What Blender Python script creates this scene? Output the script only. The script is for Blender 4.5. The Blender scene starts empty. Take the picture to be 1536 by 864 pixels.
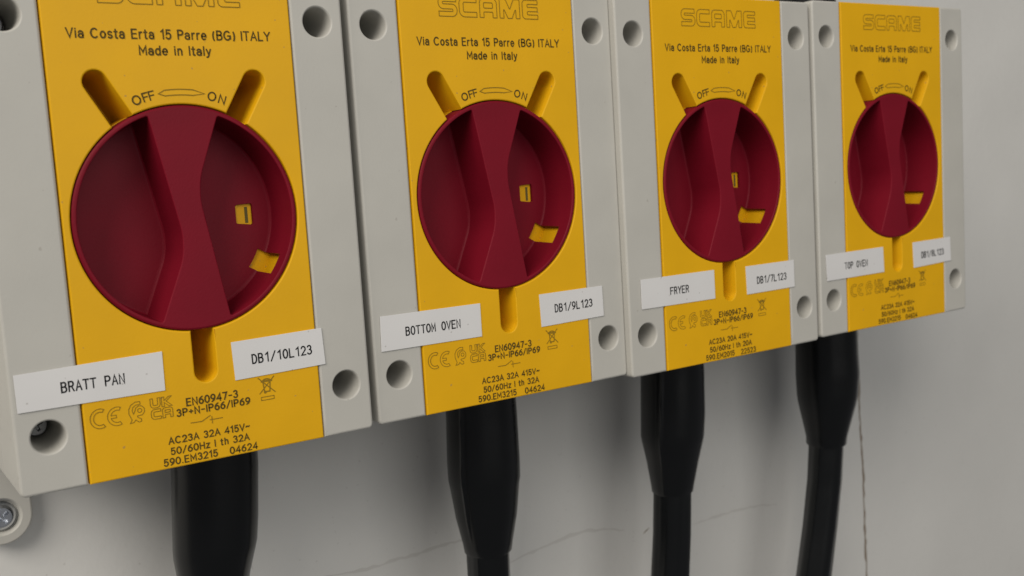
import bpy, bmesh, math, random
from mathutils import Vector, Matrix
from mathutils.geometry import tessellate_polygon
random.seed(4)
sc = bpy.context.scene
COL = sc.collection
S = 0.01                      # every length below is in centimetres

# ------------------------------------------------------------------ camera
cam_d = bpy.data.cameras.new('camera')
cam = bpy.data.objects.new('camera', cam_d); COL.objects.link(cam); sc.camera = cam
right = Vector((0.8304833, -0.5535505, -0.0622836))
down  = Vector((-0.1113385, -0.0553964, -0.9922374))
fwd   = Vector((0.5458032, 0.8309712, -0.1076373))
M = Matrix((right, -down, -fwd)).transposed().to_4x4()
M.translation = Vector((-7.0349, -23.6595, 0.5413)) * S
cam.matrix_world = M
cam_d.sensor_width = 36; cam_d.sensor_fit = 'HORIZONTAL'
cam_d.lens = 1577.92 / 1536 * 36
cam_d.clip_start = 0.01; cam_d.clip_end = 50
cam_d.dof.use_dof = True; cam_d.dof.focus_distance = 0.262; cam_d.dof.aperture_fstop = 26

# ------------------------------------------------------------------ light
w = bpy.data.worlds.new('World'); sc.world = w; w.use_nodes = True
bg = w.node_tree.nodes['Background']
bg.inputs[0].default_value = (0.97, 0.975, 1.0, 1); bg.inputs[1].default_value = 0.125
def area(name, loc, target, size, power, col):
    l = bpy.data.lights.new(name, 'AREA'); l.shape = 'RECTANGLE'
    l.size, l.size_y = size[0]*S, size[1]*S; l.energy = power; l.color = col
    o = bpy.data.objects.new(name, l); COL.objects.link(o)
    o.location = Vector(loc) * S
    o.rotation_euler = (Vector(target) - Vector(loc)).to_track_quat('-Z', 'Y').to_euler()
area('room_lamp', (11, -66, 18), (12, 0, -2), (64, 50), 1.9, (1.0, 0.985, 0.95))
area('side_lamp', (-145, -108, 132), (14, 0, -4), (150, 110), 44, (1.0, 0.945, 0.87))
sc.view_settings.view_transform = 'Standard'; sc.view_settings.look = 'None'
sc.view_settings.exposure = 0.0; sc.view_settings.gamma = 1.0
sc.render.engine = 'CYCLES'

# ------------------------------------------------------------------ materials
def mat(name, col, rough=0.5, spec=0.5, bump=0.0, scale=900, mottle=0.0, metal=0.0, mscale=60, speck=0.0):
    m = bpy.data.materials.new(name); m.use_nodes = True
    nt = m.node_tree; b = nt.nodes['Principled BSDF']
    b.inputs['Base Color'].default_value = (*col, 1)
    b.inputs['Roughness'].default_value = rough
    b.inputs['Specular IOR Level'].default_value = spec
    b.inputs['Metallic'].default_value = metal
    tc = nt.nodes.new('ShaderNodeTexCoord')
    if mottle:
        n = nt.nodes.new('ShaderNodeTexNoise'); n.inputs['Scale'].default_value = mscale
        n.inputs['Detail'].default_value = 6
        nt.links.new(tc.outputs['Object'], n.inputs['Vector'])
        r = nt.nodes.new('ShaderNodeValToRGB')
        r.color_ramp.elements[0].position = .3; r.color_ramp.elements[1].position = .7
        r.color_ramp.elements[0].color = (*[c*(1-mottle) for c in col], 1)
        r.color_ramp.elements[1].color = (*[min(1, c*(1+mottle)) for c in col], 1)
        nt.links.new(n.outputs['Fac'], r.inputs['Fac'])
        out = r.outputs['Color']
        if speck:                                 # sparse dust specks and faint grime
            sn = nt.nodes.new('ShaderNodeTexNoise'); sn.inputs['Scale'].default_value = 650; sn.inputs['Detail'].default_value = 1
            nt.links.new(tc.outputs['Object'], sn.inputs['Vector'])
            sr = nt.nodes.new('ShaderNodeMapRange'); sr.inputs['From Min'].default_value = .75; sr.inputs['From Max'].default_value = .78
            sr.inputs['To Max'].default_value = speck; nt.links.new(sn.outputs['Fac'], sr.inputs['Value'])
            mx = nt.nodes.new('ShaderNodeMix'); mx.data_type = 'RGBA'
            nt.links.new(sr.outputs['Result'], mx.inputs[0]); nt.links.new(out, mx.inputs[6])
            mx.inputs[7].default_value = (.16, .13, .10, 1); out = mx.outputs[2]
        nt.links.new(out, b.inputs['Base Color'])
        rr = nt.nodes.new('ShaderNodeMapRange'); rr.inputs['To Min'].default_value = rough-.06; rr.inputs['To Max'].default_value = rough+.06
        nt.links.new(n.outputs['Fac'], rr.inputs['Value']); nt.links.new(rr.outputs['Result'], b.inputs['Roughness'])
    if bump:
        n = nt.nodes.new('ShaderNodeTexNoise'); n.inputs['Scale'].default_value = scale; n.inputs['Detail'].default_value = 3
        nt.links.new(tc.outputs['Object'], n.inputs['Vector'])
        bp = nt.nodes.new('ShaderNodeBump'); bp.inputs['Strength'].default_value = bump; bp.inputs['Distance'].default_value = 0.0002
        nt.links.new(n.outputs['Fac'], bp.inputs['Height']); nt.links.new(bp.outputs['Normal'], b.inputs['Normal'])
    return m
M_GREY   = mat('grey_plastic', (0.465, 0.452, 0.41), .50, .35, .12, 1600, .035, speck=.25)
M_YELLOW = mat('yellow_plastic', (0.72, 0.385, 0.004), .48, .22, .10, 1600, .04, speck=.45)
M_RED    = mat('red_plastic', (0.175, 0.0050, 0.0150), .50, .13, .18, 1800, .09)
M_BLACK  = mat('black_rubber', (0.003, 0.0034, 0.0038), .24, .42, .05, 700, .12, mscale=30)
M_SHEATH = mat('cable_rubber', (0.0035, 0.004, 0.0044), .24, .42, .05, 700, .12, mscale=30)
M_PRINT  = mat('engraved_print', (0.085, 0.055, 0.010), .7, .2)
M_FAINT  = mat('engraved_outline', (0.25, 0.15, 0.012), .7, .2)
M_OLIVE  = mat('olive_mark', (0.13, 0.105, 0.03), .7, .2)
M_INK    = mat('black_ink', (0.008, 0.008, 0.009), .5, .3)
M_TAPE   = mat('white_tape', (0.66, 0.65, 0.64), .42, .5, .03, 500, .02, speck=.35)
M_STEEL  = mat('zinc_steel', (0.62, 0.64, 0.68), .26, .5, .1, 500, .1, 1.0)
M_DARKST = mat('dull_steel', (0.22, 0.22, 0.22), .35, .5, .1, 500, .1, .6)
M_WALL   = mat('painted_wall', (0.65, 0.64, 0.61), .62, .3, .45, 330, .045, mscale=14, speck=.15)
M_CRACK  = mat('crack_grey', (0.57, 0.555, 0.525), .8, .1)  # the hairline cracks' own grey, a little darker than the wall paint
M_SEAM   = mat('brown_seam', (0.25, 0.20, 0.155), .8, .1)

# ------------------------------------------------------------------ mesh helpers
# local frame: x right, z up, d toward the viewer (blender y = -d)
def P(x, z, d): return Vector((x, -d, z)) * S
def densify(pts, step=.12, closed=True):
    out = []; n = len(pts)
    for i in range(n if closed else n-1):
        a, b = Vector(pts[i]), Vector(pts[(i+1) % n]); L = (b-a).length
        k = max(1, int(math.ceil(L/step - 1e-6)))
        for j in range(k): out.append(tuple(a + (b-a)*j/k))
    if not closed: out.append(tuple(pts[-1]))
    return out
def fillet(pts, rad, closed=True, seg=6):
    """round the corners of a polygon; rad a number or list"""
    out = []; n = len(pts)
    for i in range(n):
        r = rad[i] if isinstance(rad, (list, tuple)) else rad
        if r <= 0 or (not closed and i in (0, n-1)): out.append(tuple(pts[i])); continue
        p = Vector(pts[i]); a = (Vector(pts[i-1])-p); b = (Vector(pts[(i+1) % n])-p)
        la, lb = a.length, b.length; a.normalize(); b.normalize()
        ang = a.angle(b)
        if ang > math.pi-.02: out.append(tuple(p)); continue
        t = min(r/math.tan(ang/2), la*.48, lb*.48); rr = t*math.tan(ang/2)
        c = p + (a+b).normalized()*(rr/math.sin(ang/2))
        s = p+a*t-c; e = p+b*t-c
        th = s.angle(e); sg = 1 if s.x*e.y-s.y*e.x > 0 else -1
        for k in range(seg+1):
            q = th*sg*k/seg; out.append((c.x+s.x*math.cos(q)-s.y*math.sin(q), c.y+s.x*math.sin(q)+s.y*math.cos(q)))
    return out
def area2(pts): return sum(pts[i-1][0]*pts[i][1]-pts[i][0]*pts[i-1][1] for i in range(len(pts)))/2
def offset(pts, o):
    """inward offset (towards the polygon's inside) of a closed contour, same vertex count"""
    if abs(o) < 1e-9: return list(pts)
    s = 1 if area2(pts) > 0 else -1; n = len(pts); out = []
    for i in range(n):
        p = Vector(pts[i]); a = p-Vector(pts[i-1]); b = Vector(pts[(i+1) % n])-p
        if a.length < 1e-7: a = b
        if b.length < 1e-7: b = a
        a.normalize(); b.normalize()
        na = Vector((-a.y, a.x))*s; nb = Vector((-b.y, b.x))*s; m = na+nb
        if m.length < 1e-6: m = na
        m.normalize(); k = max(.45, m.dot(na)); q = p+m*(o/k); out.append((q.x, q.y))
    return out
class MB:
    def __init__(s):
        s.bm = bmesh.new(); s.fl = s.bm.faces.layers.int.new('flat_face')
    def ring(s, pts, d): return [s.bm.verts.new(P(x, z, d)) for x, z in pts]
    def strip(s, a, b, skip=None):
        n = len(a)
        for i in range(n):
            if skip and skip(i): continue
            j = (i+1) % n
            s.bm.faces.new((a[i], a[j], b[j], b[i]))
    def shell(s, pts, prof, skip=None):
        rings = [s.ring(offset(pts, o), d) for o, d in prof]
        for k in range(len(rings)-1): s.strip(rings[k], rings[k+1], skip)
        return rings
    def fill(s, rings):
        polys = [[v.co.copy() for v in r] for r in rings]
        flat = [v for r in rings for v in r]
        for t in tessellate_polygon([[Vector((c.x, c.z, 0)) for c in p] for p in polys]):
            if len(set(t)) == 3:
                try: s.bm.faces.new([flat[i] for i in t])[s.fl] = 1
                except ValueError: pass
    def ribbon(s, pts, wdt, d, closed=False, cap=True):
        pts = [p for i, p in enumerate(pts) if i == 0 or (Vector(p)-Vector(pts[i-1])).length > 1e-4]
        if closed and (Vector(pts[0])-Vector(pts[-1])).length < 1e-4: pts = pts[:-1]
        n = len(pts); h = wdt/2; L = []; R = []
        if n < 2: return
        for i in range(n):
            p = Vector(pts[i])
            if closed or 0 < i < n-1: a = p-Vector(pts[i-1]); b = Vector(pts[(i+1) % n])-p
            elif i == 0: a = b = Vector(pts[1])-p
            else: a = b = p-Vector(pts[i-1])
            a = a.normalized(); b = b.normalized()
            na = Vector((-a.y, a.x)); nb = Vector((-b.y, b.x)); m = na+nb
            if m.length < .1: m = na
            m.normalize(); k = max(.5, m.dot(na)); q = p.copy()
            if cap and not closed:
                if i == 0: q = p-a*h*.7
                if i == n-1: q = p+a*h*.7
            wv = h/k
            if not closed and cap and i in (0, n-1): wv = h*.85
            L.append(s.bm.verts.new(P(*(q+m*wv), d))); R.append(s.bm.verts.new(P(*(q-m*wv), d)))
        for i in range(n if closed else n-1):
            j = (i+1) % n
            s.bm.faces.new((R[i], R[j], L[j], L[i]))
    def obj(s, name, material, parent=None, smooth=35, label=None, recalc=True):
        if recalc: bmesh.ops.recalc_face_normals(s.bm, faces=s.bm.faces)
        me = bpy.data.meshes.new(name); s.bm.to_mesh(me); s.bm.free()
        for p in me.polygons: p.use_smooth = smooth > 0
        if smooth > 0: me.set_sharp_from_angle(angle=math.radians(smooth))
        fl = me.attributes['flat_face'].data
        for p in me.polygons:
            if fl[p.index].value: p.use_smooth = False
        me.materials.append(material)
        o = bpy.data.objects.new(name, me); COL.objects.link(o); o.parent = parent
        if label: o['label'] = label
        return o
def circ(cx, cz, r, n=48, a0=0): return [(cx+r*math.cos(a0+2*math.pi*i/n), cz+r*math.sin(a0+2*math.pi*i/n)) for i in range(n)]
def arc(cx, cz, rx, rz, a0, a1, n=None):
    n = n or max(4, int(abs(a1-a0)/12))
    return [(cx+rx*math.cos(math.radians(a0+(a1-a0)*i/n)), cz+rz*math.sin(math.radians(a0+(a1-a0)*i/n))) for i in range(n+1)]
def rectp(x0, x1, z0, z1): return [(x0, z0), (x1, z0), (x1, z1), (x0, z1)]
def lathe(mb, cx, cz, rows, n=24):
    """rows of (radius, d) round an axis that points at the viewer"""
    prev = None
    for r, d in rows:
        cur = mb.ring(circ(cx, cz, r, n), d)
        if prev: mb.strip(prev, cur)
        prev = cur
    return prev

# ------------------------------------------------------------------ stroke lettering
G = {}
G['O'] = (.82, [arc(.41, .5, .39, .5, 0, 360, 28)])
G['0'] = (.62, [arc(.31, .5, .30, .5, 0, 360, 24)])
G['C'] = (.80, [arc(.41, .5, .39, .5, 48, 312, 20)])
G['G'] = (.84, [arc(.41, .5, .39, .5, 48, 318, 20) + [(.78, .16), (.78, .46), (.46, .46)]])
G['D'] = (.72, [[(.04, 0), (.04, 1), (.28, 1)] + arc(.28, .5, .42, .5, 84, -84, 14) + [(.28, 0), (.04, 0)]])
G['B'] = (.66, [[(.04, .53), (.04, 1), (.34, 1)] + arc(.36, .77, .22, .23, 84, -84, 8) + [(.36, .54), (.04, .53), (.04, 0), (.36, 0)] + arc(.38, .27, .25, .26, -84, 84, 9) + [(.36, .54)]])
G['P'] = (.64, [[(.04, 0), (.04, 1), (.36, 1)] + arc(.36, .74, .25, .26, 84, -84, 9) + [(.36, .48), (.04, .48)]])
G['R'] = (.68, [[(.04, 0), (.04, 1), (.36, 1)] + arc(.36, .75, .24, .25, 84, -84, 9) + [(.36, .5), (.04, .5)], [(.36, .5), (.64, 0)]])
G['E'] = (.60, [[(.58, 1), (.04, 1), (.04, 0), (.58, 0)], [(.04, .52), (.52, .52)]])
G['F'] = (.58, [[(.56, 1), (.04, 1), (.04, 0)], [(.04, .52), (.50, .52)]])
G['L'] = (.56, [[(.04, 1), (.04, 0), (.54, 0)]])
G['T'] = (.66, [[(0, 1), (.66, 1)], [(.33, 1), (.33, 0)]])
G['I'] = (.10, [[(.05, 1), (.05, 0)]])
G['A'] = (.72, [[(0, 0), (.36, 1), (.72, 0)], [(.12, .34), (.60, .34)]])
G['V'] = (.70, [[(0, 1), (.35, 0), (.70, 1)]])
G['Y'] = (.70, [[(0, 1), (.35, .46), (.70, 1)], [(.35, .46), (.35, 0)]])
G['N'] = (.70, [[(.04, 0), (.04, 1), (.66, 0), (.66, 1)]])
G['M'] = (.82, [[(.04, 0), (.04, 1), (.41, .30), (.78, 1), (.78, 0)]])
G['H'] = (.70, [[(.04, 0), (.04, 1)], [(.66, 0), (.66, 1)], [(.04, .52), (.66, .52)]])
G['1'] = (.34, [[(.04, .80), (.28, 1), (.28, 0)]])
G['2'] = (.60, [arc(.30, .70, .27, .30, 165, -25, 12) + [(.03, 0), (.60, 0)]])
G['3'] = (.60, [arc(.29, .76, .24, .24, 155, -80, 11), arc(.29, .27, .28, .27, 88, -155, 12)])
G['4'] = (.64, [[(.48, 0), (.48, 1), (.02, .28), (.64, .28)]])
G['5'] = (.60, [[(.54, 1), (.12, 1), (.06, .50)] + arc(.29, .33, .28, .33, 130, -150, 13)])
G['6'] = (.62, [arc(.31, .31, .28, .31, 0, 360, 18), [(.50, 1)] + arc(.47, .32, .44, .6, 112, 178, 6)])
G['7'] = (.60, [[(.02, 1), (.58, 1), (.22, 0)]])
G['8'] = (.60, [arc(.30, .76, .23, .24, 0, 360, 16), arc(.30, .27, .28, .27, 0, 360, 18)])
G['9'] = (.62, [arc(.31, .69, .28, .31, 0, 360, 18), [(.12, 0)] + arc(.15, .68, .44, .6, -68, -2, 6)])
G['-'] = (.50, [[(.06, .45), (.44, .45)]])
G['+'] = (.56, [[(.04, .45), (.52, .45)], [(.28, .22), (.28, .68)]])
G['/'] = (.50, [[(0, -.06), (.50, 1.04)]])
G['.'] = (.14, [[(.07, .03), (.07, .06)]])
G['~'] = (.56, [[(.02, .42), (.10, .54), (.20, .56), (.36, .44), (.46, .46), (.54, .58)]])
G['('] = (.26, [arc(.36, .42, .32, .66, 130, 230, 8)])
G[')'] = (.26, [arc(-.10, .42, .32, .66, 50, -50, 8)])
G['i'] = (.12, [[(.06, .70), (.06, 0)], [(.06, .92), (.06, .96)]])
G['l'] = (.12, [[(.06, 1), (.06, 0)]])
G['a'] = (.54, [[(.05, .55)] + arc(.26, .50, .22, .20, 130, 10, 6) + [(.49, .46), (.49, 0)], arc(.26, .20, .24, .20, 0, 360, 14)])
G['d'] = (.58, [arc(.28, .35, .25, .35, 0, 360, 16), [(.53, 1), (.53, 0)]])
G['e'] = (.56, [[(.04, .36), (.52, .36)] + arc(.28, .35, .25, .35, 0, 310, 14)])
G['o'] = (.58, [arc(.29, .35, .26, .35, 0, 360, 16)])
G['s'] = (.50, [arc(.25, .52, .20, .18, 30, 268, 9) + arc(.25, .17, .21, .17, 88, -150, 9)])
G['t'] = (.34, [[(.15, .95), (.15, .10), (.20, 0), (.32, 0)], [(0, .70), (.32, .70)]])
G['r'] = (.36, [[(.06, .70), (.06, 0)], arc(.30, .38, .24, .32, 180, 80, 5)])
G['n'] = (.54, [[(.06, .70), (.06, 0)], arc(.27, .42, .21, .28, 180, 0, 8) + [(.48, 0)]])
G['h'] = (.54, [[(.06, 1), (.06, 0)], arc(.27, .42, .21, .28, 180, 0, 8) + [(.48, 0)]])
G['y'] = (.52, [[(.02, .70), (.27, .02)], [(.50, .70), (.22, -.14), (.10, -.24), (.02, -.22)]])
G['z'] = (.48, [[(.03, .70), (.46, .70), (.03, 0), (.47, 0)]])
ZK = [0]
def nz(d):                                    # keep crossing strokes off one plane
    ZK[0] = (ZK[0]+1) % 12
    return d + ZK[0]*.0004
def write(mb, txt, x0, x1, base, cap, wdt, d, sp=.26, word=.55, rot=0, mono=False):
    adv = []; x = 0
    for ch in txt:
        if mono: adv.append(x); x += 1; continue
        if ch == ' ': adv.append(x); x += word; continue
        adv.append(x); x += G[ch][0]+sp
    if mono: total = len(txt)-.28; sx = (x1-x0)/total
    else: total = x-sp; sx = (x1-x0)/total
    cr, sr = math.cos(rot), math.sin(rot); mx = (x0+x1)/2
    for ch, a in zip(txt, adv):
        if ch == ' ': continue
        gw, strokes = G[ch]
        for st in strokes:
            pts = []
            for (u, v) in st:
                if mono:
                    k = .72/max(gw, .5); off = (.72-gw*k)/2
                    X = x0+(a+off+u*k)*sx
                else: X = x0+(a+u)*sx
                Z = v*cap
                dx = X-mx
                pts.append((mx+dx*cr-Z*sr, base+dx*sr+Z*cr))
            mb.ribbon(pts, wdt, nz(d))
def thick(mb, path, h, wdt, d, r=0.0):
    """outline drawn round a thick centre line"""
    c = fillet(path, r, closed=False, seg=5) if r else path
    L = []; R = []; n = len(c)
    for i in range(n):
        p = Vector(c[i]); a = p-Vector(c[i-1]) if i else Vector(c[1])-p
        b = Vector(c[i+1])-p if i < n-1 else a
        a = a.normalized(); b = b.normalized(); na = Vector((-a.y, a.x)); nb = Vector((-b.y, b.x)); m = (na+nb).normalized()
        k = max(.5, m.dot(na)); L.append(tuple(p+m*h/k)); R.append(tuple(p-m*h/k))
    mb.ribbon(L+R[::-1], wdt, nz(d), closed=True)

def logo(mb, x0, z0, d):
    H = .5; wd = .020; h = .0625
    def at(pts, ox, sx=1): return [(x0+ox+a*sx, z0+b) for a, b in pts]
    thick(mb, at([(.53, .437), (.0625, .437), (.0625, .25), (.49, .25), (.49, .0625), (.01, .0625)], 0), h, wd, d, .085)
    thick(mb, at([(.53, .437), (.0625, .437), (.0625, .0625), (.53, .0625)], .62), h, wd, d, .10)
    mb.ribbon(at(fillet([(0, 0), (0, .5), (.53, .5), (.53, 0), (.405, 0), (.405, .145), (.125, .145), (.125, 0)], [.01, .13, .13, .01, .01, .02, .02, .01]), 1.245), wd, nz(d), True)
    mb.ribbon(at(fillet([(.125, .245), (.125, .385), (.405, .385), (.405, .245)], .03), 1.245), wd, nz(d), True)
    mb.ribbon(at(fillet([(0, 0), (0, .5), (.19, .5), (.32, .23), (.45, .5), (.64, .5), (.64, 0), (.515, 0), (.515, .26), (.385, 0), (.255, 0), (.125, .26), (.125, 0)], .012), 1.87), wd, nz(d), True)
    mb.ribbon(at(fillet([(0, 0), (0, .5), (.5, .5), (.5, .39), (.16, .39), (.16, .31), (.49, .31), (.49, .20), (.16, .20), (.16, .11), (.5, .11), (.5, 0)], [.10, .10, .01, .01, .03, .03, .01, .01, .03, .03, .01, .01]), 2.60), wd, nz(d), True)

def marks_a(mb, d):
    wd = .016
    c = (-2.36, -4.15)
    mb.ribbon(arc(*c, .205, .215, 62, 298, 20)+arc(*c, .135, .145, 295, 65, 20), wd, nz(d), True)
    c = (-2.0, -4.16)
    mb.ribbon(arc(*c, .205, .205, 66, 294, 20)+arc(*c, .135, .135, 292, 194, 7)+[(-2.13, -4.19), (-2.02, -4.19), (-2.02, -4.13), (-2.13, -4.13)]+arc(*c, .135, .135, 166, 68, 7), wd, nz(d), True)
    # crescent with ring and tail
    mb.ribbon([(-1.50, -3.92), (-1.60, -3.915), (-1.70, -3.97), (-1.75, -4.06), (-1.755, -4.16), (-1.72, -4.25), (-1.70, -4.30), (-1.745, -4.375), (-1.66, -4.36), (-1.62, -4.31), (-1.56, -4.37), (-1.50, -4.36), (-1.50, -4.30), (-1.57, -4.27), (-1.58, -4.23), (-1.47, -4.22), (-1.42, -4.16), (-1.42, -4.08), (-1.47, -4.02), (-1.54, -4.01), (-1.60, -4.05), (-1.63, -4.13), (-1.66, -4.18), (-1.68, -4.10), (-1.66, -4.03), (-1.60, -3.985), (-1.50, -3.98)], wd, nz(d), True)
    mb.ribbon(circ(-1.52, -4.115, .045, 14), wd, nz(d), True)
    h = .028
    def at(p, ox, oz): return [(ox+a, oz+b) for a, b in p]
    thick(mb, at([(.03, .215), (.03, .03), (.19, .03), (.19, .215)], -1.285, -4.12), h, wd, d, .05)
    mb.ribbon(at([(0, 0), (0, .215), (.055, .215), (.055, .13), (.16, .215), (.225, .215), (.10, .115), (.225, .0), (.15, .0), (.055, .09), (.055, 0)], -1.035, -4.12), wd, nz(d), True)
    thick(mb, at([(.215, .195), (.03, .195), (.03, .03), (.215, .03)], -1.285, -4.375), h, wd, d, .05)
    mb.ribbon(at(fillet([(0, 0), (0, .225), (.225, .225), (.225, 0), (.17, 0), (.17, .07), (.055, .07), (.055, 0)], [0, .06, .06, 0, 0, 0, 0, 0], seg=4), -1.035, -4.375), wd, nz(d), True)
    mb.ribbon(at([(.055, .115), (.055, .17), (.17, .17), (.17, .115)], -1.035, -4.375), wd, nz(d), True)
def marks_b(mb, d):
    mb.ribbon([(-.436, -4.60), (-.184, -4.608), (.015, -4.505)], .02, nz(d)); mb.ribbon([(.05, -4.53), (.05, -4.69)], .02, nz(d))
    mb.ribbon([(.0, -4.605), (.29, -4.605)], .02, nz(d))
def marks_c(mb, d):
    mb.ribbon([(1.215, -3.84), (1.60, -4.215)], .026, nz(d)); mb.ribbon([(1.60, -3.84), (1.225, -4.215)], .026, nz(d))
    mb.ribbon([(1.29, -3.93), (1.53, -3.93)], .05, nz(d)); mb.ribbon([(1.32, -3.93), (1.345, -4.18), (1.475, -4.18), (1.50, -3.93)], .028, nz(d))
    mb.ribbon(arc(1.41, -3.94, .10, .06, 180, 0, 8), .03, nz(d)); mb.ribbon(circ(1.36, -4.19, .024, 10), .02, nz(d), True)
    mb.ribbon([(1.25, -4.30), (1.565, -4.30), (1.565, -4.375), (1.25, -4.375)], .016, nz(d), True)

# ------------------------------------------------------------------ isolator parts
ZB, ZT = -5.56, 5.565
XL, XR = -4.08, 4.08
HOLES = [(-3.41, 4.406, .345), (3.437, 4.406, .345), (-3.41, -4.36, .345), (3.437, -4.36, .345)]
YL, YR = -2.69, 2.735
def edge_prof(r, deep, n=4):                         # rounded front edge, then the side
    return [(r*(1-math.sin(a)), -r*(1-math.cos(a))) for a in [math.pi/2*i/n for i in range(n+1)]] + [(0, -deep)]
def front_side(mb, x0, x1, rads, holes):
    c = densify(fillet(rectp(x0, x1, ZB, ZT), rads, seg=5), .5)
    rings = mb.shell(c, edge_prof(.065, 2.2))
    inner = []
    for (hx, hz, r) in holes:
        hc = circ(hx, hz, r, 40)
        hr = mb.shell(hc, [(-.045, 0), (-.032, -.006), (-.016, -.022), (-.006, -.045), (0, -.08), (.035, -1.9)])
        inner.append(hr[0]); mb.fill([hr[-1]])
    mb.fill([rings[0]]+inner)
def knob_contour():
    """front opening: round well with three slots"""
    R = 2.534; w = .255
    pts = []
    slots = [(-90, 3.47, .02), (60, 3.49, 0), (120, 3.49, 0)]    # angle, centre radius of the rounded end
    def dirs(a): a = math.radians(a); return Vector((math.cos(a), math.sin(a))), Vector((-math.sin(a), math.cos(a)))
    da = math.degrees(math.asin(w/R)); cur = None
    for k, (a, L, sh) in enumerate(slots):
        u, v = dirs(a); s0 = R*math.cos(math.radians(da))
        o = Vector((sh, 0))
        rr = .03
        # entry side (smaller angle) is -v
        pts.append(('slot', [tuple(o+u*s-v*w) for s in (s0, (s0*2+L)/3, (s0+2*L)/3, L)] + [tuple(o+u*L+(-v*math.cos(t)+u*math.sin(t))*w) for t in [math.pi*i/14 for i in range(1, 14)]] + [tuple(o+u*s+v*w) for s in (L, (s0+2*L)/3, (s0*2+L)/3, s0)]))
        nxt = slots[(k+1) % 3][0]; a1 = a+da+.6; a2 = nxt-da-.6
        while a2 < a1: a2 += 360
        n = int((a2-a1)/2.5)
        pts.append(('arc', [(R*math.cos(math.radians(a1+(a2-a1)*i/n)), R*math.sin(math.radians(a1+(a2-a1)*i/n))) for i in range(n+1)]))
    return [p for _, L in pts for p in L]

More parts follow.
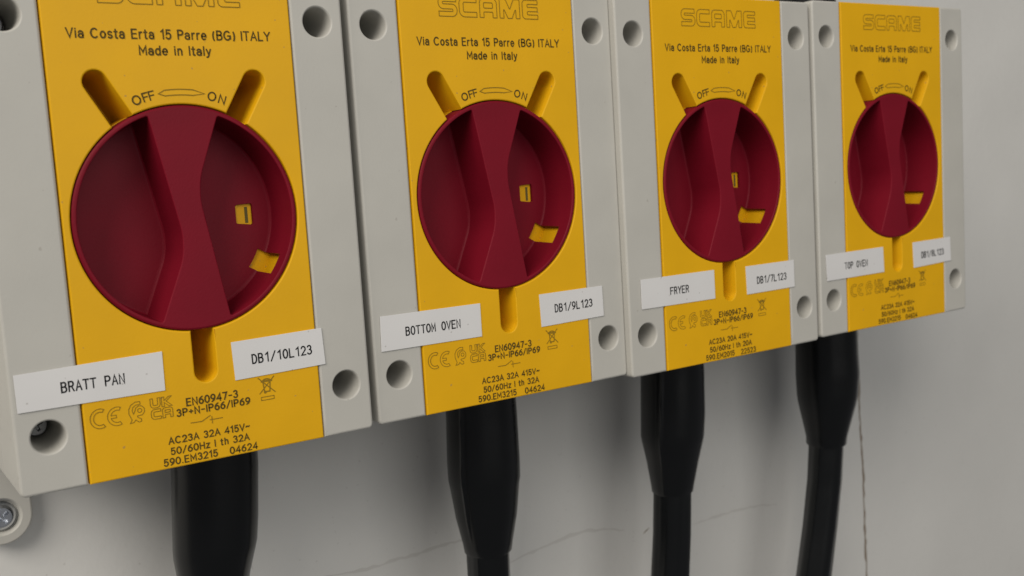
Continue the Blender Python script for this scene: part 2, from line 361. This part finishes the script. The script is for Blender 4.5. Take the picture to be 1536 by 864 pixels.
def make_isolator():
    root = bpy.data.objects.new('isolator_switch', None); COL.objects.link(root); root.empty_display_size = .01
    # grey enclosure: lower box, two front sides with screw wells
    mb = MB()
    c = densify(fillet(rectp(-4.085, 4.085, ZB-.02, ZT+.02), .15, seg=4), .8)
    r = mb.shell(c, [(.02, -2.19), (0, -2.21), (0, -7.42)]); mb.fill([r[0]])
    mb.obj('back_box', M_GREY, root, 30)
    mb = MB()
    front_side(mb, XL, YL-.028, [.12, 0, 0, .12], [HOLES[0], HOLES[2]])
    front_side(mb, YR+.022, XR, [0, .12, .12, 0], [HOLES[1], HOLES[3]])
    mb.obj('housing', M_GREY, root, 30)
    # yellow panel
    mb = MB(); D0 = .012
    c = densify(rectp(YL, YR, ZB+.01, ZT-.01), .5)
    r = mb.shell(c, [(.03, D0), (.009, D0-.009), (0, D0-.03), (0, -2.2)])
    kc = knob_contour()
    kr = mb.shell(kc, [(-.035, D0), (-.012, D0-.010), (0, D0-.035), (.015, -1.95)])
    mb.fill([r[0], kr[0]])
    well = circ(0, 0, 2.530, 96)
    wr = mb.shell(well, [(0, -.50), (0, -1.30)])
    lip = mb.ring(circ(0, 0, 2.517, 96), -.50); mb.strip(wr[0], lip)
    mb.fill([wr[-1]])
    # slot floors: from the contour down to just inside the knob's edge
    fl = [v for v in offset(kc, .015)]
    fr = mb.ring(fl, -1.95); mb.fill([fr])
    panel = mb.obj('cover_panel', M_YELLOW, root, 30)
    mb = MB(); mb.ribbon([(1.742, .15), (1.742, -.24)], .075, -1.292, cap=False); mb.obj('index_mark', M_OLIVE, panel, 0)
    # red knob
    mb = MB(); T = .008; N = 144
    oc = [(2.511*math.cos(math.radians(-37.5+2.5*i)), 2.511*math.sin(math.radians(-37.5+2.5*i))) for i in range(N)]
    NA0, NA1 = -37.5, -25.0
    o1 = mb.shell(oc, [(.05, T), (.022, T-.008), (.006, T-.022), (0, T-.045), (0, -.38)])
    mb.strip(o1[-1], (o2 := mb.ring(oc, -1.29)), skip=lambda i: i < 5)
    def pocket(pts_edge, a0, a1, sgn):
        n = int(round(abs(a1-a0)/2.5))
        arcp = [(2.40*math.cos(math.radians(a0+(a1-a0)*i/n)), 2.40*math.sin(math.radians(a0+(a1-a0)*i/n))) for i in range(n+1)]
        return arcp, pts_edge
    def r_at(a): return (2.40*math.cos(math.radians(a)), 2.40*math.sin(math.radians(a)))
    # left pocket
    tops = []
    ptsL = fillet([(-.235, -.30), (-.245, -.80)], 0)
    a0, a1 = 107.5, 250.0
    arcL = [r_at(a0+(a1-a0)*i/57) for i in range(58)]
    polyL = arcL + [(-.235, -.85), (-.21, -.32)]
    polyL = fillet(polyL, [.05]+[0]*56+[.05, 1.6, 1.6], seg=10)
    polyL = densify(polyL, .14)
    # right pocket; arc vertices on whole multiples of 2.5 degrees
    arcR = [r_at(-72.5+2.5*i) for i in range(58)]
    polyR = arcR + [(.305, .86), (.28, .36)]
    polyR = fillet(polyR, [.05]+[0]*56+[.05, 1.6, 1.6], seg=10)
    polyR = densify(polyR, .14)
    prof = [(-.028, T), (-.012, T-.005), (-.003, T-.016), (0, T-.035), (.014, -.38), (.05, -1.14), (.062, -1.18), (.095, -1.205), (.13, -1.21)]
    for side, poly in (('L', polyL), ('R', polyR)):
        rings = [mb.ring(offset(poly, o), dd) for o, dd in prof]
        tops.append(rings[0])
        angs = []
        def inn(i):
            j = (i+1) % len(poly); mx = (poly[i][0]+poly[j][0])/2; mz = (poly[i][1]+poly[j][1])/2
            return side == 'R' and math.hypot(mx, mz) > 2.3 and NA0 < math.degrees(math.atan2(mz, mx)) < NA1
        for k in range(len(rings)-1):
            mb.strip(rings[k], rings[k+1], skip=(inn if k >= 4 else None))
        if side == 'L': mb.fill([rings[-1]])
        else:
            idx = [i for i in range(len(poly)) if inn(i)]
            i0, i1 = idx[0], idx[-1]+1
            # floor outline with the notch cut in
            a_s, a_e = NA0, NA1; rn = 2.12
            notch = [(rn*math.cos(math.radians(a_s-.6+(a_e-a_s+1.2)*t/5)), rn*math.sin(math.radians(a_s-.6+(a_e-a_s+1.2)*t/5))) for t in range(6)]
            nv = mb.ring(notch, -1.21); nvb = mb.ring(notch, -1.28)
            fr = rings[-1]
            outline = fr[:i0+1]+nv+fr[i1:]
            sq = densify(fillet([(1.455, -.245), (1.88, -.30), (1.88, .235), (1.455, .215)], .05, seg=4), .2)
            sr = mb.shell(sq, [(0, -1.21), (.008, -1.225), (.01, -1.29)])
            mb.fill([outline, sr[0]])
            mb.bm.faces.ensure_lookup_table()
            for k in range(5): mb.bm.faces.new((nv[k], nv[k+1], nvb[k+1], nvb[k]))
            # thickness of the wall round the notch
            O0 = o1[-1]
            for q in range(i0, i1):
                t = q-i0
                if t < 5: mb.bm.faces.new((rings[4][q], rings[4][q+1], O0[t+1], O0[t]))
            for (q, t, e) in ((i0, 0, 0), (i1, 5, 5)):
                col = [rings[k][q] for k in range(4, len(rings))] + [nv[e], nvb[e], o2[t], O0[t]]
                mb.bm.faces.new(col)
    mb.fill([o1[0]]+tops)
    knob = mb.obj('rotary_knob', M_RED, root, 28)
    # screws in the wells
    for (hx, hz, r_) in HOLES:
        mb = MB()
        last = lathe(mb, hx, hz, [(.26, -1.88), (.26, -1.60), (.22, -1.54)], 24); cx_ = []
        for k in range(4):
            a = math.radians(25+90*k); u = Vector((math.cos(a), math.sin(a))); v = Vector((-u.y, u.x)); c0 = Vector((hx, hz))
            cx_ += [tuple(c0+u*.15-v*.035), tuple(c0+u*.15+v*.035), tuple(c0+(u+v)*.042)]
        cr = mb.shell(cx_, [(0, -1.54), (.015, -1.68)]); mb.fill([cr[-1]]); mb.fill([last, cr[0]])
        mb.obj('cover_screw', M_DARKST, root, 30)
    return root, panel

def children(o): return [c for c in bpy.data.objects if c.parent == o]
def copy_tree(o, parent=None):
    c = o.copy(); COL.objects.link(c); c.parent = parent
    for ch in children(o): copy_tree(ch, c)
    return c

# ------------------------------------------------------------------ wall
WD = -7.45
mb = MB(); mb.fill([mb.ring(densify(rectp(-70, 110, -60, 60), 10), WD)])
wall = mb.obj('wall', M_WALL, None, 0); wall['kind'] = 'structure'
def crack(name, pts, material, w0, d, parent):
    mb = MB(); rnd = random.Random(len(pts)*7+int(pts[0][0]))
    pts = densify(pts, .25, False); n = len(pts); L = []; R = []
    for i, (x, z) in enumerate(pts):
        j = rnd.uniform(-.03, .03); ww = w0*rnd.uniform(.35, 1.0)*min(1, .25+3*min(i, n-1-i)/n)
        a = Vector(pts[max(0, i-1)]); b = Vector(pts[min(n-1, i+1)]); t = (b-a).normalized(); m = Vector((-t.y, t.x))
        p = Vector((x, z))+m*j
        L.append(mb.bm.verts.new(P(*(p+m*ww/2), d))); R.append(mb.bm.verts.new(P(*(p-m*ww/2), d)))
    for i in range(n-1): mb.bm.faces.new((R[i], R[i+1], L[i+1], L[i]))
    return mb.obj(name, material, parent, 0)

# ------------------------------------------------------------------ four isolators
proto, panel0 = make_isolator()
units = [
 dict(o=(.02, 0, 0), name='BRATT PAN', nx=(-3.07, -1.775), nb=-3.455, code='DB1/10L123', cx=(1.11, 2.59), cb=-3.46,
      L=[(-3.96, -3.755), (-.93, -3.765), (-.92, -2.885), (-3.965, -2.95)], Rr=[(.674, -3.80), (2.923, -3.755), (2.888, -2.865), (.648, -2.906)],
      t=('AC23A 32A 415V~', '50/60Hz I th 32A', '590.EM3215', '04624'),
      lab='leftmost and nearest grey switch box with yellow front, red knob and BRATT PAN strip'),
 dict(o=(8.41, -.0113, -.1401), name='BOTTOM OVEN', nx=(-3.155, -1.535), nb=-3.375, code='DB1/9L123', cx=(1.56, 2.875), cb=-3.355,
      L=[(-3.878, -3.70), (-.885, -3.712), (-.879, -2.82), (-3.849, -2.802)], Rr=[(1.076, -3.72), (3.282, -3.682), (3.268, -2.805), (1.052, -2.81)],
      t=('AC23A 32A 415V~', '50/60Hz I th 32A', '590.EM3215', '04624'),
      lab='second grey switch box from the left with red knob and BOTTOM OVEN strip'),
 dict(o=(16.5663, -.0885, .0737), name='FRYER', nx=(-2.475, -1.73), nb=-3.255, code='DB1/7L123', cx=(1.22, 2.565), cb=-3.325,
      L=[(-3.611, -3.568), (-.636, -3.591), (-.642, -2.698), (-3.606, -2.689)], Rr=[(.76, -3.628), (2.954, -3.617), (2.95, -2.736), (.734, -2.733)],
      t=('AC23A 20A 415V~', '50/60Hz I th 20A', '590.EM2015', '22523'),
      lab='third grey switch box from the left with red knob and FRYER strip'),
 dict(o=(24.8293, -.0186, .1237), name='TOP OVEN', nx=(-2.85, -1.665), nb=-3.355, code='DB1/8L123', cx=(1.365, 2.675), cb=-3.37,
      L=[(-3.76, -3.676), (-.756, -3.672), (-.795, -2.786), (-3.804, -2.794)], Rr=[(.92, -3.70), (3.133, -3.638), (3.097, -2.765), (.874, -2.78)],
      t=('AC23A 32A 415V~', '50/60Hz I th 32A', '590.EM3215', '04624'),
      lab='rightmost and farthest grey switch box with red knob and TOP OVEN strip'),
]
def common_print():
    d = .018; k = .042
    def part(name, f, m):
        mb = MB(); f(mb); mb.obj(name, m, panel0, 0)
    def addr(mb):
        write(mb, 'Via Costa Erta 15 Parre (BG) ITALY', -2.22, 2.215, 3.948, .19, .036, d, sp=.24, word=.58)
        write(mb, 'Made in Italy', -.765, .80, 3.603, .185, .037, d, sp=.24, word=.58)
    def std(mb):
        write(mb, 'EN60947-3', -.487, .693, -4.195, .160, .035, d)
        write(mb, '3P+N-IP66/IP69', -.725, .968, -4.400, .150, .034, d)
    def word(chars):
        def f(mb):
            for ch, a, wdt in chars:
                R = 2.70; t = math.radians(a); x, z = -R*math.sin(t), R*math.cos(t)
                write(mb, ch, x-wdt/2, x+wdt/2, z, .18, .034, d, rot=t)
        return f
    part('address_lettering', addr, M_PRINT); part('standards_lettering', std, M_PRINT)
    part('off_lettering', word((('O', 19.4, .175), ('F', 15.2, .12), ('F', 12.3, .12))), M_PRINT)
    part('on_lettering', word((('O', -15.3, .175), ('N', -20.2, .15))), M_PRINT)
    part('maker_logo', lambda mb: logo(mb, -1.535, 4.68, d), M_FAINT)
    for nm, fn in (('approval_symbols', marks_a), ('switch_symbol', marks_b), ('crossed_bin_symbol', marks_c)):
        part(nm, lambda mb: fn(mb, d), M_FAINT)
    def arrow(mb):
        top = [(.02+2.858*math.sin(math.radians(a)), 2.858*math.cos(math.radians(a))) for a in [-6.8+1.6*i for i in range(9)]]
        bot = [(.02+2.735*math.sin(math.radians(a)), 2.735*math.cos(math.radians(a))) for a in [-6.8+1.6*i for i in range(9)]]
        mb.ribbon([(-.445, 2.762)]+top+[(.575, 2.752)]+bot[::-1], .022, nz(d), True)
    part('position_arrow', arrow, M_FAINT)
common_print()
roots = [proto]+[copy_tree(proto) for _ in units[1:]]
for u, r in zip(units, roots):
    x, z, d = u['o']; r.location = P(x, z, d)
    r['label'] = u['lab']; r['category'] = 'isolator switch'; r['group'] = 'isolator switches mounted in a row'
    panel = [c for c in children(r) if c.name.startswith('cover_panel')][0]
    mb = MB(); dd = .018; k = .031
    write(mb, u['t'][0], -.96, .905, -4.993, .145, k, dd)
    write(mb, u['t'][1], -.935, .873, -5.238, .145, k, dd)
    write(mb, u['t'][2], -1.112, .10, -5.470, .148, k, dd)
    mb.obj('rating_lettering', M_PRINT, panel, 0); mb = MB()
    write(mb, u['t'][3], .402, 1.052, -5.485, .148, k, dd)
    mb.obj('batch_lettering', M_PRINT, panel, 0)
    for key, txt, xs, bs in (('L', u['name'], u['nx'], u['nb']), ('Rr', u['code'], u['cx'], u['cb'])):
        mb = MB(); q = densify(u[key], .3)
        rg = mb.shell(q, [(0, .0135), (0, .030), (.004, .032)]); mb.fill([rg[-1]])
        tape = mb.obj('label_strip', M_TAPE, r, 0, 'white adhesive strip printed '+txt)
        mb = MB()
        pts = u[key]; slope = (pts[1][1]-pts[0][1])/(pts[1][0]-pts[0][0])
        write(mb, txt, xs[0], xs[1], bs, .205, .036, .0335, mono=True, rot=math.atan(slope)*.6)
        mb.obj('lettering', M_INK, tape, 0)

# mounting lug below the first box
mb = MB()
lx, lz, lr = -3.72, -7.72, .77
c = [(lx-lr, -5.3)]+[(lx-lr, -7.72)]+arc(lx, lz, lr, lr, 180, 360, 24)[1:]+[(lx+lr, -6.9), (lx+.75, -5.3)]
c = densify(c, .3)
rr = mb.shell(c, [(.05, -6.92), (.015, -6.935), (0, -6.97), (0, -7.44)])
hr = mb.shell(circ(lx, lz, .50, 32), [(-.02, -6.92), (0, -6.935), (.06, -7.03), (.07, -7.12)]); mb.fill([hr[-1]]); mb.fill([rr[0], hr[0]])
lug = mb.obj('mounting_lug', M_GREY, roots[0], 30)
mb = MB()
lathe_rows = [(.40, -7.11), (.385, -7.03), (.33, -6.95), (.25, -6.90)]
last = lathe(mb, lx, lz, lathe_rows, 28)
cross = []
for k in range(4):
    a = math.radians(38+90*k); u = Vector((math.cos(a), math.sin(a))); v = Vector((-u.y, u.x))
    cross += [tuple(Vector((lx, lz))+u*.20-v*.045), tuple(Vector((lx, lz))+u*.20+v*.045), tuple(Vector((lx, lz))+(u+v)*.055)]
cr = mb.shell(cross, [(0, -6.90), (.02, -7.06)]); mb.fill([cr[-1]]); mb.fill([last, cr[0]])
mb.obj('fixing_screw', M_STEEL, lug, 30)

# ------------------------------------------------------------------ cables with tapered sleeves
def tube(mb, rows, n=40, squash=None):
    prev = None
    for (x, z, r, dd) in rows:
        ring = []
        for i in range(n):
            a = 2*math.pi*i/n; q = r
            if squash: q *= squash(a, z)
            ring.append(mb.bm.verts.new(P(x+q*math.cos(a), z, dd+q*math.sin(a))))
        if prev: mb.strip(prev, ring)
        prev = ring
    return prev
def smooth_rows(rows, step=.25):
    out = []
    for a, b in zip(rows, rows[1:]):
        k = max(1, int(abs(b[1]-a[1])/step))
        for j in range(k):
            t = j/k; out.append(tuple(a[i]+(b[i]-a[i])*t for i in range(4)))
    return out+[rows[-1]]
CD = -4.2
cables = [
 dict(u=0, sl=[(1.30, -5.3, 1.15), (1.28, -6.82, 1.145), (1.16, -8.28, 1.135), (1.09, -8.95, 1.115), (1.05, -9.2, 1.08), (.98, -9.81, .96), (.93, -10.7, .80), (.92, -11.0, .77)],
      cb=[(.93, -10.6, .68), (.90, -13, .68), (.86, -19, .68)], lab='thickest-looking black cable hanging below the BRATT PAN switch box'),
 dict(u=1, sl=[(1.39, -5.3, 1.10), (1.39, -6.9, 1.12), (1.35, -8.40, 1.15), (1.344, -8.92, 1.14), (1.34, -9.15, 1.10), (1.335, -10.15, .975), (1.325, -11.0, .80), (1.32, -11.28, .76)],
      cb=[(1.33, -10.9, .69), (1.30, -12.2, .68), (1.22, -16, .68), (1.1, -20, .68)], lab='black cable with long tapered sleeve hanging below the BOTTOM OVEN switch box'),
 dict(u=2, sl=[(1.31, -5.3, 1.12), (1.31, -6.78, 1.127), (1.24, -8.22, 1.143), (1.17, -9.0, 1.125), (1.155, -9.25, 1.08), (1.12, -9.92, .93), (1.06, -10.8, .77), (1.045, -11.02, .74)],
      cb=[(1.05, -10.6, .675), (.91, -12.57, .678), (.735, -14.12, .685), (.5, -17, .685), (.2, -22, .685)], lab='black cable with short tapered sleeve hanging below the FRYER switch box'),
 dict(u=3, sl=[(1.29, -5.3, 1.20), (1.29, -7.34, 1.213), (1.30, -8.16, 1.24), (1.255, -9.0, 1.19), (1.23, -9.35, 1.13), (1.17, -10.17, .93), (1.125, -10.71, .80), (1.10, -10.97, .79)],
      cb=[(1.10, -10.6, .68), (1.08, -11.17, .68), (.93, -12.46, .675), (.564, -14.3, .675), (.095, -16.25, .685), (-.5, -18.5, .685), (-1.6, -23, .685)], lab='black cable curving left below the TOP OVEN switch box'),
]
for cdef in cables:
    ox, oz, od = units[cdef['u']]['o']
    root = bpy.data.objects.new('power_cable', None); COL.objects.link(root); root.empty_display_size = .01
    root.location = P(ox, oz, 0)
    root['label'] = cdef['lab']; root['category'] = 'cable'; root['group'] = 'cables hanging from the switches'
    ph = cdef['u']*1.7
    rid = {1: 153, 2: 150}.get(cdef['u'], 0)
    def sq(a, z, ph=ph, rid=rid):
        q = 1+.008*math.sin(3*a+ph+z*.3)+.006*math.sin(7*a+ph*2)
        if rid and z < -5.4:
            e = (math.degrees(a)-rid+(z+6)*1.2)/2.6
            q += .05*math.exp(-e*e)*max(0, min(1, (z+11.0)/1.5))
        return q
    mb = MB()
    rows = smooth_rows([(x, z, r, CD) for x, z, r in cdef['sl']], .2)
    x, z, r, dd = rows[-1]
    rows += [(x, z-.03, r-.02, dd), (x, z-.04, r-.06, dd), (x, z+.10, r-.075, dd)]
    tube(mb, rows, 200, sq)
    sl = mb.obj('tapered_sleeve', M_BLACK, root, 40)
    mb = MB()
    def ribs(a, z, ph=ph):                       # cores pressing through the sheath
        return 1+.034*math.cos(5*(a+ph+.04*z))-.004*math.cos(10*(a+ph+.04*z))
    tube(mb, smooth_rows([(x, z, r, CD) for x, z, r in cdef['cb']], .3), 60, ribs)
    mb.obj('cable_sheath', M_SHEATH, root, 50)
# black cable leaving the top of the far box, only its foot in view
ox, oz, od = units[3]['o']
root = bpy.data.objects.new('power_cable', None); COL.objects.link(root); root.location = P(ox, oz, 0); root.empty_display_size = .01
root['label'] = 'black cable end above the TOP OVEN switch box at the top edge'; root['category'] = 'cable'
mb = MB(); tube(mb, smooth_rows([(.63, 5.3, 1.15, CD), (.63, 7.6, 1.15, CD), (.63, 9.2, .76, CD)], .3), 48); mb.obj('tapered_sleeve', M_BLACK, root, 40)
mb = MB(); tube(mb, smooth_rows([(.63, 8.9, .68, CD), (.63, 20, .68, CD)], .5), 48); mb.obj('cable_sheath', M_SHEATH, root, 40)

# ------------------------------------------------------------------ wall marks
def wp(x, z): return (x, z)
crack('hairline_crack', [(4.9, -12.05), (5.77, -12.02), (6.24, -12.08), (7.2, -12.15), (8.2, -12.12), (9.23, -12.10), (9.97, -12.04), (10.56, -12.08), (11.4, -12.3)], M_CRACK, .15, WD+.006, wall)
crack('hairline_crack', [(12.2, -13.45), (12.66, -13.37), (13.6, -13.27), (14.68, -13.13), (15.3, -13.08), (16.1, -13.09), (16.9, -13.22), (17.9, -13.5)], M_CRACK, .18, WD+.006, wall)
crack('hairline_crack', [(18.84, -13.87), (19.0, -13.78), (19.18, -13.72)], M_SEAM, .10, WD+.006, wall)
crack('hairline_crack', [(21.5, -14.15), (23.04, -14.10), (24.6, -14.15), (25.8, -14.29), (26.43, -14.43)], M_CRACK, .14, WD+.006, wall)
crack('seam_line', [(32.1, -7), (32.1, -9.5), (32.09, -11.4), (32.19, -13.3), (32.24, -14.6), (32.23, -17.1), (32.29, -19.3), (32.3, -24)], M_SEAM, .17, WD+.008, wall)
